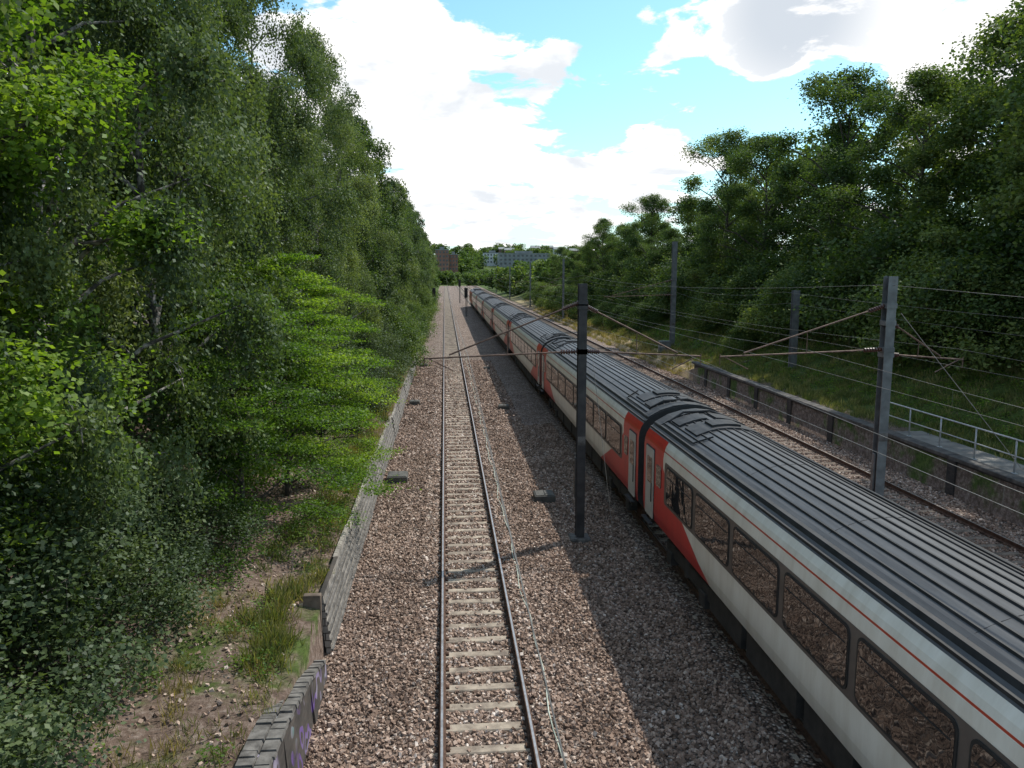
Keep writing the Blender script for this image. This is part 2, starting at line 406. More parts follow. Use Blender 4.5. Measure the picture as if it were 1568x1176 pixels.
for a in range(4):
    y0, y1, z0, z1 = yy_[a], yy_[a + 1], tz[a], tz[a + 1]
    v = [(-2.30, y0, -.5), (-2.36, y1, -.5), (-2.42, y1, z1), (-2.42, y0, z0), (-2.85, y0, -.5), (-2.85, y1, -.5), (-2.85, y1, z1), (-2.85, y0, z0)]
    mb.add(v, [(0, 1, 2, 3), (5, 4, 7, 6), (3, 2, 6, 7), (0, 3, 7, 4), (1, 5, 6, 2)], 0)
y0 = -8.0
while y0 < 14.8:
    L = r2.uniform(.16, .3); 
    for (xa, xb) in ((-2.62, -2.39), (-2.88, -2.635)):
        y1 = y0 + L - .015; h = .06 + r2.uniform(-.015, .015); z0 = np.interp(y0, yy_, tz); z1 = np.interp(y1, yy_, tz); j = r2.uniform(-.015, .015)
        v = [(xb + j, y0, z0 + .003), (xb + j, y1, z1 + .003), (xb + j - .015, y1 - .01, z1 + h), (xb + j - .015, y0 + .01, z0 + h), (xa, y0, z0 + .003), (xa, y1, z1 + .003), (xa + .015, y1 - .01, z1 + h), (xa + .015, y0 + .01, z0 + h)]
        mb.add(v, [(0, 1, 2, 3), (5, 4, 7, 6), (3, 2, 6, 7), (0, 3, 7, 4), (1, 5, 6, 2), (0, 4, 5, 1)], 1)
    y0 += L
link("brick_wing_wall", mb.mesh("brick_wing_wall", [M_brickgraf, M_coping]))

mb = MB()
mb.box(17.95, 18.3, -20, 56, -.5, .95, 0)
for y0 in np.arange(-20, 56, 1.5):
    mb.cbox(17.88, 18.38, y0, y0 + 1.48, .953, 1.08, .02, 1)
for y0 in np.arange(-19, 56, 4.5):
    mb.box(17.86, 17.95, y0, y0 + .45, -.5, .94, 0)
link("retaining_wall", mb.mesh("retaining_wall_r", [M_brickdark, M_dcoping]))
mb = MB()
for y0 in np.arange(-20, 31, 3): mb.cbox(18.4, 19.7, y0, y0 + 2.98, .6, 1.02, .01)
link("concrete_path", mb.mesh("concrete_path", [M_path]))
mb = MB()
zt = 2.15
for y0 in np.arange(0, 33, 2.0):
    mb.tube([(18.55, y0, 1.0), (18.55, y0, zt)], .03, 8)
    mb.cbox(18.47, 18.63, y0 - .08, y0 + .08, 1.02, 1.045, .01)
mb.tube([(18.55, -2, zt), (18.55, 32, zt), (18.8, 32.4, zt - .1), (18.8, 32.4, 1.0)], .03, 8)
mb.tube([(18.55, -2, 1.6), (18.55, 32, 1.6)], .024, 8)
M_rail = noisy_mat("handrail_grey", (.3, .31, .31), (.45, .46, .46), 3, .5, .3, 0)
link("railing", mb.mesh("railing", [M_rail], True))

mb = MB(); mb.cbox(-.5, .5, -.3, .3, 0, 1.25, .03); mb.box(-.53, .53, -.33, .33, 1.25, 1.3); mb.box(-.47, -.01, -.32, -.301, .08, 1.2, 0); mb.box(.01, .47, -.32, -.301, .08, 1.2, 0)
link("lineside_cabinet", mb.mesh("lineside_cabinet", [M_steel]), (19.9, 71, .0))

def signal(x, y, h):
    mb = MB(); mb.tube([(0, 0, -.3), (0, 0, h)], .08, 8, 0); mb.cbox(-.3, .3, -.12, .12, h - 1.2, h + .5, .03, 1)
    for k in range(3): mb.tube([(0, -.12, h - .9 + k * .5), (0, -.3, h - .9 + k * .5)], .12, 10, 1)
    mb.box(-.5, .5, .1, .6, h - 1.35, h - 1.3, 0); mb.tube([(.25, .3, -.3), (.25, .3, h - 1.3)], .03, 6, 0)
    link("railway_signal", mb.mesh("railway_signal", [M_dsteel, M_under]), (x, y, 0))
signal(3.7, 140, 4.2); signal(3.7, 200, 5); signal(-2.0, 150, 4.0)

# ------------------------------------------------------------------ masts
def hsec(mb, x, y, z0, z1, w=.22, d=.25, mi=0):
    mb.box(x - w / 2, x + w / 2, y - d / 2, y - d / 2 + .022, z0, z1, mi)
    mb.box(x - w / 2, x + w / 2, y + d / 2 - .022, y + d / 2, z0, z1, mi)
    mb.box(x - .01, x + .01, y - d / 2 + .022, y + d / 2 - .022, z0, z1, mi)
def insul(mb, p0, p1, mi=2, n=7, r=.065):
    p0 = Vector(p0); p1 = Vector(p1)
    for i in range(n):
        a = p0.lerp(p1, i / n); b = p0.lerp(p1, (i + .55) / n); mb.tube([a, b], r, 8, mi)
    mb.tube([p0, p1], .03, 6, mi)
def cantilever(mb, mx, y, side, tipx, zc=5.25, zt=6.75):
    r = mx + side * .12
    a = (r, y, zt); b = (tipx, y, zc + .05)
    ia = Vector(a).lerp(Vector(b), .12)
    insul(mb, a, ia); mb.tube([ia, b], .024, 8, 1)
    c = (r, y, zc + .12); e = (tipx + side * .7, y, zc - .05)
    ic = Vector(c).lerp(Vector(e), .12)
    insul(mb, c, ic); mb.tube([ic, e], .024, 8, 1)
    mb.tube([(tipx + side * .6, y, zc - .04), (tipx - side * .15, y, zc - .42)], .016, 6, 1)
    mb.tube([(tipx + side * .7, y, zc + .02), (tipx + side * .7, y, zc - .3)], .014, 6, 1)
    mid = Vector(a).lerp(Vector(b), .55)
    mb.tube([mid, (mid.x, y, zc + .03)], .012, 6, 1)
def mast(x, y, zb, zt, dark, arms=(), w=.22, d=.25):
    mb = MB(); hsec(mb, 0, 0, zb, zt, w, d, 0)
    mb.cbox(-.3, .3, -.3, .3, zb - .3, zb + .12, .03, 3)
    for (side, tip, zc, ztp) in arms:
        cantilever(mb, 0, 0, side, tip - x, zc, ztp)
        mb.box(-w / 2 - .02, w / 2 + .02, -d / 2 - .02, d / 2 + .02, ztp - .07, ztp + .07, 0)
        mb.box(-w / 2 - .02, w / 2 + .02, -d / 2 - .02, d / 2 + .02, zc + .05, zc + .19, 0)
    mb.box(-w / 2 + .01, w / 2 - .01, -d / 2 - .02, -d / 2 - .002, 2.6, 2.85, 3)
    mb.box(-w / 2 - .05, -w / 2, -.06, .06, 1.0, 2.2, 0)
    link("catenary_mast", mb.mesh("catenary_mast", [M_dsteel if dark else M_steel, M_tube, M_ins, M_coping]), (x, y, 0))
mast(3.9, 22.5, -.3, 7.25, True, ((-1, .1, 5.2, 6.7), (1, 6.7, 5.2, 6.6)), .24, .25)
mast(12.9, 22.3, -.3, 7.45, False, ((-1, 8.6, 5.2, 6.6), (1, 14.6, 5.05, 6.1)), .28, .3)
mast(22.0, 48.7, .9, 6.4, False, (), .42, .32)
mast(21.2, 73, .6, 10.3, False, ((-1, 15.4, 5.3, 6.8),), .42, .36)
for yy, zz in ((123, 9.5), (171, 9.5), (225, 9.5), (285, 9.5)):
    mast(18.3, yy, .0, zz, False, ((-1, 15.4, 5.3, 6.8),), .28, .3)

mb = MB()
def wire(x0, z, ys_, sag=0, r=.007, stag=0):
    pts = []
    for a in range(len(ys_) - 1):
        for k in range(8):
            f = k / 8; y = ys_[a] + (ys_[a + 1] - ys_[a]) * f
            xx = x0 + stag * (1 if a % 2 else -1) * (1 - 2 * f)
            pts.append((xx, y, z - sag * 4 * f * (1 - f)))
    pts.append((x0, ys_[-1], z)); mb.tube(pts, r, 5)
span = [-32, 22.5, 74, 124, 176, 235, 300]
for x in (.62, 6.75, 10.6, 15.25):
    wire(x, 4.75, span, 0.02, .005, .15); wire(x, 5.3, span, .38, .005)
    for a in range(len(span) - 1):
        for k in range(1, 8):
            f = k / 8; y = span[a] + (span[a + 1] - span[a]) * f
            if 3 < y < 80: mb.tube([(x, y, 4.75), (x, y, 5.3 - .38 * 4 * f * (1 - f))], .0022, 4)
wire(12.9, 7.2, span, .5, .006); wire(21.2, 6.3, [-20, 48.7, 73, 123, 171], .5, .007); wire(21.6, 5.6, [-20, 48.7, 73, 123, 171], .5, .006)
mb.tube([(4.15, 22.2, 5.2), (4.35, 19.2, -.25)], .006, 5); mb.tube([(13.1, 22, 6.4), (15.0, 15.0, -.1)], .008, 5)
link("overhead_wires", mb.mesh("overhead_wires", [M_wire]))

# ------------------------------------------------------------------ train
HL = 11.3
def paint_mat():
    m, t = new_mat("coach_livery"); co = objco(t)
    sp = t.n('ShaderNodeSeparateXYZ'); t.l(co, sp.inputs[0])
    dist = t.m('SUBTRACT', HL, t.m('ABSOLUTE', sp.outputs[1]))
    zz = sp.outputs[2]
    q = t.m('SUBTRACT', 2.75, zz)
    bound = t.m('ADD', 1.9, t.m('MULTIPLY', t.m('POWER', t.m('MAXIMUM', q, 0), 1.25), 1.95))
    red = t.m('GREATER_THAN', bound, dist)
    c = t.mix(red, (.74, .71, .63), (.56, .018, .014))
    st = t.m('MULTIPLY', t.m('GREATER_THAN', zz, 3.135), t.m('LESS_THAN', zz, 3.165))
    c = t.mix(st, c, (.48, .06, .03))
    mp = t.n('ShaderNodeMapping'); mp.inputs['Scale'].default_value = (1, 2.5, .5); t.l(co, mp.inputs[0])
    grime = t.ramp(t.noise(mp.outputs[0], 1.2, 8, .65), [(.3, (.80, .77, .73)), (.62, (1, 1, 1))])
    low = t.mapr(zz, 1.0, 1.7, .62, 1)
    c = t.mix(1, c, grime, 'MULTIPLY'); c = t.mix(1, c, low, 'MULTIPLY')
    t.l(c, t.p.inputs['Base Color']); t.p.inputs['Roughness'].default_value = .32
    bump(t, t.noise(co, .9, 2), .12, .03)
    return m
def roof_mat():
    m, t = new_mat("coach_roof"); co = objco(t)
    mp = t.n('ShaderNodeMapping'); mp.inputs['Scale'].default_value = (6, .35, 1); t.l(co, mp.inputs[0])
    f = t.noise(mp.outputs[0], 1.5, 8, .65)
    t.l(t.ramp(f, [(.3, (.042, .044, .048)), (.55, (.075, .078, .083)), (.75, (.12, .12, .12))]), t.p.inputs['Base Color'])
    t.p.inputs['Roughness'].default_value = .52; t.p.inputs['Specular IOR Level'].default_value = .25
    bump(t, t.noise(co, 3, 5), .12, .02)
    return m
def glass_mat():
    m, t = new_mat("coach_window_glass"); co = objco(t)
    t.p.inputs['Base Color'].default_value = (.012, .013, .014, 1); t.p.inputs['Roughness'].default_value = .03
    t.p.inputs['Specular IOR Level'].default_value = .8; t.p.inputs['IOR'].default_value = 1.6
    bump(t, t.noise(co, 1.6, 2), .2, .05)
    return m
M_paint = paint_mat(); M_roof = roof_mat(); M_glass = glass_mat()
M_rib = noisy_mat("roof_rib", (.016, .017, .018), (.035, .035, .037), 3, .6, 0, 0, spec=.25)
M_band = noisy_mat("window_band", (.07, .06, .055), (.11, .095, .085), 3, .4, 0, 0)
M_door = noisy_mat("door_grey", (.36, .36, .34), (.47, .47, .44), 2, .4, 0, 0)
M_black = noisy_mat("rubber_black", (.012, .012, .012), (.025, .025, .025), 5, .7, 0, .2, 20)
M_hatch = noisy_mat("roof_hatch", (.018, .019, .021), (.045, .045, .047), 3, .6, 0, .1, 20, spec=.25)
prof_half = [(1.22, 1.02), (1.34, 1.12), (1.37, 1.35), (1.37, 2.0), (1.37, 2.95), (1.352, 3.12), (1.31, 3.26), (1.24, 3.38), (1.13, 3.49), (.96, 3.61), (.74, 3.71), (.5, 3.79), (.25, 3.84), (0, 3.855)]
full = [(-x, z) for x, z in prof_half] + [(x, z) for x, z in prof_half[::-1][1:]]
def roof_pt(x):
    hx = [p[0] for p in prof_half[::-1]][:9]; hz = [p[1] for p in prof_half[::-1]][:9]
    return float(np.interp(abs(x), hx, hz))
def rrect(y0, y1, z0, z1, r, n=4):
    pts = []
    for cx, cz, a0 in ((y1 - r, z1 - r, 0), (y0 + r, z1 - r, 90), (y0 + r, z0 + r, 180), (y1 - r, z0 + r, 270)):
        for k in range(n + 1):
            a = R(a0 + 90 * k / n); pts.append((cx + r * math.cos(a), cz + r * math.sin(a)))
    return pts
def plate(mb, x0, x1, y0, y1, z0, z1, r, mi):
    P = rrect(y0, y1, z0, z1, r); n = len(P); cy, cz = (y0 + y1) / 2, (z0 + z1) / 2
    V = [(x0, a, b) for a, b in P] + [(x1, a, b) for a, b in P] + [(x1, cy, cz)]
    Fq = []
    for k in range(n):
        Fq.append((k, (k + 1) % n, n + (k + 1) % n, n + k))
    for k in range(0, n, 2):
        Fq.append((2 * n, n + k, n + (k + 1) % n, n + (k + 2) % n))
    mb.add(V, Fq, mi)
def coach_meshes():
    mb = MB(); mis = []
    for k in range(len(full) - 1):
        zm = (full[k][1] + full[k + 1][1]) / 2
        mis.append(1 if zm > 3.38 else 0)
    segs = np.linspace(-HL, HL, 9)
    for a in range(8): mb.extrude_profile(full, segs[a], segs[a + 1], mis, closed=False)
    for yy in (-HL, HL):
        n = len(full); h = n // 2
        for k in range(h):
            mb.add([(full[k][0], yy, full[k][1]), (full[k + 1][0], yy, full[k + 1][1]), (full[n - 2 - k][0], yy, full[n - 2 - k][1]), (full[n - 1 - k][0], yy, full[n - 1 - k][1])], [(0, 1, 2, 3)], 2)
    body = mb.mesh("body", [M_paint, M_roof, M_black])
    mb = MB()
    for x in np.linspace(-1.06, 1.06, 12):
        z = roof_pt(x); wd = .024 if abs(x) < 1.0 else .075
        mb.add([(x - wd, -HL + .05, roof_pt(x - wd) - .004), (x + wd, -HL + .05, roof_pt(x + wd) - .004), (x + wd * .6, -HL + .05, z + .026), (x - wd * .6, -HL + .05, z + .026),
                (x - wd, HL - .05, roof_pt(x - wd) - .004), (x + wd, HL - .05, roof_pt(x + wd) - .004), (x + wd * .6, HL - .05, z + .026), (x - wd * .6, HL - .05, z + .026)],
               [(0, 1, 2, 3), (4, 7, 6, 5), (3, 2, 6, 7), (1, 5, 6, 2), (0, 3, 7, 4)], 0)
    for s in (-1, 1):
        mb.box(s * 1.2 - .02, s * 1.2 + .02, -HL + .02, HL - .02, 3.41, 3.455, 0)
    for e in (-1, 1):
        def pad(xa, xb, da, db, h, mi=1):
            ya, yb = sorted((e * (HL - da), e * (HL - db)))
            xsn = np.linspace(xa, xb, 7); pts = [(x, roof_pt(x) + h) for x in xsn] + [(x, roof_pt(x) - .01) for x in xsn[::-1]]
            mb.extrude_profile(pts, ya, yb, None, True, mi)
            for yy in (ya, yb):
                for k in range(6):
                    a, b = xsn[k], xsn[k + 1]
                    mb.add([(a, yy, roof_pt(a) - .01), (b, yy, roof_pt(b) - .01), (b, yy, roof_pt(b) + h), (a, yy, roof_pt(a) + h)], [(0, 1, 2, 3)], mi)
        pad(-1.12, 1.12, .02, .55, .05)
        pad(-.85, -.15, .75, 1.45, .06); pad(.1, .85, .75, 1.45, .06)
        pad(-.8, .8, 1.75, 2.7, .045)
        pad(-.35, .35, 1.9, 2.5, .10, 0)
        mb.tube([(-.9, e * (HL - .7), roof_pt(.9) + .05), (-.5, e * (HL - .62), roof_pt(.5) + .12), (.2, e * (HL - .66), roof_pt(.2) + .1), (.9, e * (HL - .8), roof_pt(.9) + .06)], .03, 6, 0)
        mb.tube([(-1.0, e * (HL - .6), roof_pt(1.0) + .03), (-1.0, e * (HL - 3.1), roof_pt(1.0) + .04), (-.6, e * (HL - 3.3), roof_pt(.6) + .05)], .022, 6, 0)
    for y in np.linspace(-HL + 2.8, HL - 2.8, 6):
        pts = [(x, y, roof_pt(x) + .002) for x in np.linspace(-1.12, 1.12, 11)]
        mb.tube(pts, .006, 4, 0)
    mb.tube([(.62, -HL + 3, roof_pt(.62) + .03), (.58, -3, roof_pt(.58) + .03), (.66, 3, roof_pt(.66) + .03), (.6, HL - 3, roof_pt(.6) + .03)], .018, 5, 0)
    roof = mb.mesh("roof_fittings", [M_rib, M_hatch])
    mb = MB()
    for s in (-1, 1):
        X = s * 1.37
        plate(mb, X - s * .01, X + s * .004, -HL + 2.05, HL - 2.05, 1.86, 2.93, .12, 0)
        nw = 8; pitch = (2 * HL - 4.3) / nw
        for k in range(nw):
            y0 = -HL + 2.15 + k * pitch
            plate(mb, X, X + s * .018, y0 + .10, y0 + pitch - .10, 1.93, 2.87, .13, 1)
            plate(mb, X, X + s * .024, y0 + .14, y0 + pitch - .14, 1.97, 2.83, .11, 2)
            mb.box(min(X, X + s * .03), max(X, X + s * .03), y0 + .2, y0 + pitch - .2, 2.60, 2.618, 1)
    win = mb.mesh("windows", [M_band, M_black, M_glass])
    mb = MB()
    for s in (-1, 1):
        X = s * 1.37
        for e in (-1, 1):
            ya, yb = sorted((e * (HL - .28), e * (HL - 1.08)))
            plate(mb, X - s * .01, X + s * .012, ya - .03, yb + .03, 1.12, 3.02, .06, 1)
            plate(mb, X, X + s * .02, ya, yb, 1.15, 2.99, .05, 0)
            plate(mb, X, X + s * .028, ya + .16, yb - .16, 2.05, 2.75, .08, 2)
            mb.tube([(X + s * .05, ya + .1, 1.6), (X + s * .05, ya + .1, 2.1)], .014, 6, 1)
            plate(mb, X, X + s * .016, min(e * (HL - 1.3), e * (HL - 1.75)), max(e * (HL - 1.3), e * (HL - 1.75)), 2.15, 2.7, .06, 2)
            mb.box(min(X, X + s * .12), max(X, X + s * .12), ya, yb, 1.0, 1.04, 1)
    door = mb.mesh("doors", [M_door, M_black, M_glass])
    mb = MB()
    mb.box(-1.2, 1.2, -HL + .1, HL - .1, .95, 1.03, 0)
    rr = np.random.default_rng(3); y = -6.3
    while y < 6:
        L = rr.uniform(1.0, 2.2)
        mb.cbox(-1.15, 1.15, y, min(y + L, 6.3), rr.uniform(.35, .5), .95, .02, 0); y += L + rr.uniform(.1, .35)
    for e in (-1, 1):
        yc = e * 8.0
        for s in (-1, 1):
            mb.cbox(s * 1.05 - .08, s * 1.05 + .08, yc - 1.7, yc + 1.7, .5, .8, .03, 0)
            for w_ in (-1.3, 1.3):
                mb.tube([(s * .68, yc + w_, .457), (s * .82, yc + w_, .457)], .457, 20, 1)
                mb.cbox(s * 1.05 - .14, s * 1.05 + .14, yc + w_ - .2, yc + w_ + .2, .3, .62, .03, 0)
            mb.tube([(s * 1.05, yc, .45), (s * 1.05, yc, .95)], .14, 10, 0)
        mb.box(-.9, .9, yc - .3, yc + .3, .5, .9, 0)
        mb.box(-.14, .14, min(e * HL, e * (HL + .35)), max(e * HL, e * (HL + .35)), .9, 1.1, 0)
        mb.box(-.55, .55, min(e * HL, e * (HL + .33)), max(e * HL, e * (HL + .33)), 1.15, 3.25, 0)
    und = mb.mesh("underframe", [M_under, M_rust])
    return body, roof, win, door, und
CM = coach_meshes()
NCO = 7
for k in range(NCO):
    yc = 20.9 - HL + k * 23.25
    e = empty("railway_coach", (6.75, yc, 0))
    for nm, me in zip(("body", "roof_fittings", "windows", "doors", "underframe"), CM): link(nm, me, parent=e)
def loco():
    e = empty("diesel_locomotive", (6.75, 20.9 - HL + NCO * 23.25 - 2.3, 0))
    mb = MB(); L = 8.9
    mis = [1 if (full[k][1] + full[k + 1][1]) / 2 > 3.38 else 0 for k in range(len(full) - 1)]
    st = [(-L, 1, 1, 0), (5.6, 1, 1, 0), (6.6, .97, .93, 0), (7.8, .9, .72, 0), (8.6, .82, .45, 0), (8.9, .7, .3, 0)]
    n = len(full)
    V = []; Fq = []; ms = []
    for y, sx, sz, _ in st:
        for x, z in full: V.append((x * sx, y, 1.02 + (z - 1.02) * sz))
    for a in range(len(st) - 1):
        for k in range(n - 1):
            Fq.append((a * n + k, (a + 1) * n + k, (a + 1) * n + k + 1, a * n + k + 1)); ms.append(mis[k])
    mb.add(V, Fq, ms)
    for a in (0, len(st) - 1):
        for k in range(n // 2): mb.add([V[a * n + k], V[a * n + k + 1], V[a * n + n - 2 - k], V[a * n + n - 1 - k]], [(0, 1, 2, 3)], 2)
    m = noisy_mat("loco_red", (.40, .025, .02), (.5, .035, .025), 2, .35, 0, 0)
    link("body", mb.mesh("loco_body", [m, M_roof, M_black]), parent=e)
    mb = MB()
    for s in (-1, 1):
        for y in (-7, -5.4, -3.8): plate(mb, s * 1.37, s * 1.385, y, y + 1.3, 2.1, 3.0, .05, 0)
        plate(mb, s * 1.37, s * 1.385, 4.2, 4.9, 2.1, 2.8, .08, 1)
    mb.cbox(-.7, .7, -6, -2, 3.8, 3.98, .03, 0); mb.cbox(-.6, .6, -.5, 2.5, 3.8, 3.95, .03, 0)
    link("grilles", mb.mesh("loco_grilles", [M_hatch, M_glass]), parent=e)
    mb = MB()
    for yc in (-6, 5.5):
        for s in (-1, 1):
            mb.cbox(s * 1.05 - .08, s * 1.05 + .08, yc - 1.7, yc + 1.7, .45, .85, .03, 0)
            for w_ in (-1.3, 1.3): mb.tube([(s * .68, yc + w_, .5), (s * .82, yc + w_, .5)], .5, 18, 1)
    mb.cbox(-1.2, 1.2, -3.5, 3, .35, 1.0, .03, 0)
    link("underframe", mb.mesh("loco_under", [M_under, M_rust]), parent=e)
loco()

# ------------------------------------------------------------------ foliage
def leaf_mat(name, dark, mid, light, trans=.35, rough=.55, gl=.018):
    m = bpy.data.materials.new(name); m.use_nodes = True
    nt = m.node_tree; nt.nodes.clear(); t = NT(nt); out = t.n('ShaderNodeOutputMaterial')
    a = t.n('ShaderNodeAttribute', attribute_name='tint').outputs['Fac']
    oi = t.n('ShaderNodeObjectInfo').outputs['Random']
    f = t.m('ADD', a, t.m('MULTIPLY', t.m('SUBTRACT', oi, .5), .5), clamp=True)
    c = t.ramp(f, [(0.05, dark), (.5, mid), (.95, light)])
    df = t.n('ShaderNodeBsdfDiffuse'); t.l(c, df.inputs[0])
    tr = t.n('ShaderNodeBsdfTranslucent'); t.l(t.mix(1, c, (1.5, 1.6, .6), 'MULTIPLY'), tr.inputs[0])
    g = t.n('ShaderNodeBsdfGlossy'); g.inputs['Roughness'].default_value = rough; g.inputs[0].default_value = (.9, .95, 1, 1)
    mx = t.n('ShaderNodeMixShader'); mx.inputs[0].default_value = trans
    t.l(df.outputs[0], mx.inputs[1]); t.l(tr.outputs[0], mx.inputs[2])
    m2 = t.n('ShaderNodeMixShader'); m2.inputs[0].default_value = gl
    t.l(mx.outputs[0], m2.inputs[1]); t.l(g.outputs[0], m2.inputs[2]); t.l(m2.outputs[0], out.inputs[0])
    return m
M_leafB = leaf_mat("birch_leaf", (.042, .066, .027), (.092, .132, .050), (.18, .22, .088), .32)
M_leafS = leaf_mat("shrub_leaf_shaded", (.026, .044, .017), (.058, .088, .032), (.12, .155, .058), .28)  # tree shade over the left shrubs is put into this darker leaf colour
M_leafG = leaf_mat("bright_leaf", (.045, .09, .013), (.10, .18, .022), (.20, .28, .038), .5)
M_leafO = leaf_mat("oak_leaf", (.034, .062, .017), (.075, .12, .032), (.16, .20, .056), .36)
M_grass = leaf_mat("grass_blade", (.05, .075, .02), (.11, .13, .045), (.28, .25, .11), .35, .6, .01)
M_dry = leaf_mat("dry_grass_blade", (.12, .12, .04), (.28, .22, .10), (.42, .33, .18), .3, .6, .01)
M_bark = noisy_mat("bark", (.035, .028, .022), (.10, .085, .07), 6, .95, 0, .6, 25)
M_birchbark = noisy_mat("birch_bark", (.05, .045, .04), (.30, .28, .26), 5, .85, 0, .4, 25, .46, .56)

def unit(v): return v / (np.linalg.norm(v, axis=-1, keepdims=True) + 1e-9)
def add_leaves(mb, rg, C, D, N, S, T, mi, wr=.6):
    D = unit(D); W = unit(np.cross(D, N)); n = len(C)
    S = S[:, None]
    v = np.stack([C, C + D * S * .45 + W * S * wr * .5, C + D * S, C + D * S * .45 - W * S * wr * .5], 1)
    mb.add(v.reshape(-1, 3), np.arange(n * 4).reshape(-1, 4), mi, T)

def make_tree(name, kind, Ht, Rc, zb, lobes, cl_per, lv_per, ls, seed, lmat, bmat, trunk_r=.18, lob_r=.26, sk=16):
    rg = np.random.default_rng(seed); mb = MB()
    zs = np.linspace(-.6, Ht * .93, 9); ph = rg.uniform(0, 6, 2)
    tp = [(.18 * math.sin(z * .35 + ph[0]) * min(z / 4, 1) if z > 0 else 0, .18 * math.sin(z * .3 + ph[1]) * min(z / 4, 1) if z > 0 else 0, z) for z in zs]
    tr = [trunk_r * max(.08, (1 - max(z, 0) / Ht)) * (1.3 if z < 0 else 1) for z in zs]
    mb.tube(tp, tr, 9, 0)
    tpa = np.array(tp)
    def trunk_at(z): return np.array([np.interp(z, tpa[:, 2], tpa[:, 0]), np.interp(z, tpa[:, 2], tpa[:, 1]), z])
    allC, allT, allD = [], [], []
    for i in range(lobes):
        s = (i + rg.uniform(.1, .9)) / lobes
        z = zb + (Ht - zb) * s
        if kind == 'birch': env = Rc * (math.sin(math.pi * min(.97, .12 + .86 * s ** .8)) ** .7)
        elif kind == 'layer': env = Rc * (1 - .5 * s)
        elif kind == 'bush': env = Rc * math.sqrt(max(.1, 1 - s * s))
        else: env = Rc * math.sqrt(max(.06, 1 - (1.75 * s - .75) ** 2))
        an = i * 2.399 + rg.uniform(-.6, .6)
        inner = (i % 4 == 3)
        rr = env * (rg.uniform(.15, .5) if inner else rg.uniform(.6, 1.12)) if s < .93 else env * .2
        lr = Rc * lob_r * rg.uniform(.6, 1.4)
        lc = np.array([rr * math.cos(an), rr * math.sin(an), min(z, Ht - lr * .5) + (rg.uniform(0, .9) if s > .8 and kind != 'bush' else 0)])
        za = max(.4, z - rr * rg.uniform(.4, .8)); a = trunk_at(za); b = lc
        mid = (a + b) / 2 + np.array([0, 0, rr * .12])
        r0 = trunk_r * .45 * (1 - za / Ht * .6)
        mb.tube([a, (a + mid) / 2, mid, b], [r0, r0 * .8, r0 * .6, r0 * .25], 6, 0, False)
        d = unit(rg.normal(size=(cl_per, 3)) + [0, 0, .35]); rad = lr * rg.uniform(.5, 1.15, cl_per)[:, None]
        if kind == 'layer':
            out_ = np.array([math.cos(an), math.sin(an), 0]); u_ = rg.uniform(-.9, 1.0, cl_per); w_ = rg.normal(0, .5, cl_per)
            cc = lc + out_ * (u_ * lr * 1.4)[:, None] + np.array([-out_[1], out_[0], 0]) * (w_ * lr * 1.0)[:, None]
            cc[:, 2] -= .18 * lr * (u_ + 1) ** 2; cc[:, 2] += rg.normal(0, .04, cl_per)
        else:
            cc = lc + d * rad * np.array([1, 1, .8])
        cc[:, 2] = np.maximum(cc[:, 2], .25)
        for k in range(0, cl_per, max(1, cl_per // 5)):
            mb.tube([b, (b + cc[k]) / 2 + rg.normal(0, .06, 3), cc[k]], [r0 * .25, r0 * .16, .008], 4, 0, False)
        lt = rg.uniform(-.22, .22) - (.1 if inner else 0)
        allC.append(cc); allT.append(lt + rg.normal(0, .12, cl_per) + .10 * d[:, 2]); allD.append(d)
    C = np.concatenate(allC); T = np.concatenate(allT); Dn = np.concatenate(allD); n = len(C)
    if kind == 'birch':
        k = sk; ns = max(2, lv_per // k); st = np.repeat(C, ns, 0); stT = np.repeat(T, ns)
        off = rg.normal(0, .17, (len(st), 3)); st = st + off
        ln = rg.uniform(.3, 1.0, len(st)) * np.repeat(rg.choice([.6, 1.3, 2.3], n), ns)
        u = np.tile(np.linspace(0, 1, k), len(st)) + rg.uniform(-.05, .05, len(st) * k)
        P = np.repeat(st, k, 0); Ln = np.repeat(ln, k)
        outw = np.repeat(unit(st * [1, 1, 0]), k, 0)
        P = P + outw * (.3 * np.sin(np.clip(u, 0, 1) * 1.6))[:, None] + rg.normal(0, .04, P.shape); P[:, 2] -= np.abs(u) ** 1.3 * Ln
        TT = np.repeat(stT, k) + rg.normal(0, .09, len(P))
        D = rg.normal(0, .6, P.shape) + np.array([0, 0, -.8]); N = rg.normal(0, .6, P.shape) + outw * .7 + [0, 0, .35]
    else:
        fl = {'layer': (.30, .30, .035), 'bush': (.26, .26, .18), 'oak': (.31, .31, .18)}[kind]
        fl = np.array(fl) * (ls / .09) ** .3
        P = np.repeat(C, lv_per, 0) + rg.normal(size=(n * lv_per, 3)) * fl
        TT = np.repeat(T, lv_per) + rg.normal(0, .09, len(P))
        D = rg.normal(0, 1, P.shape) * [1, 1, .5] + [0, 0, -.25]; N = rg.normal(0, .45, P.shape) + [0, 0, .7]
        if kind != 'layer': N = N + np.repeat(Dn, lv_per, 0) * .7
    P[:, 2] = np.maximum(P[:, 2], .05)
    S = ls * rg.uniform(.6, 1.3, len(P))
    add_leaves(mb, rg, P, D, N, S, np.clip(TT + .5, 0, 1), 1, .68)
    return mb.mesh(name, [bmat, lmat], False, True)

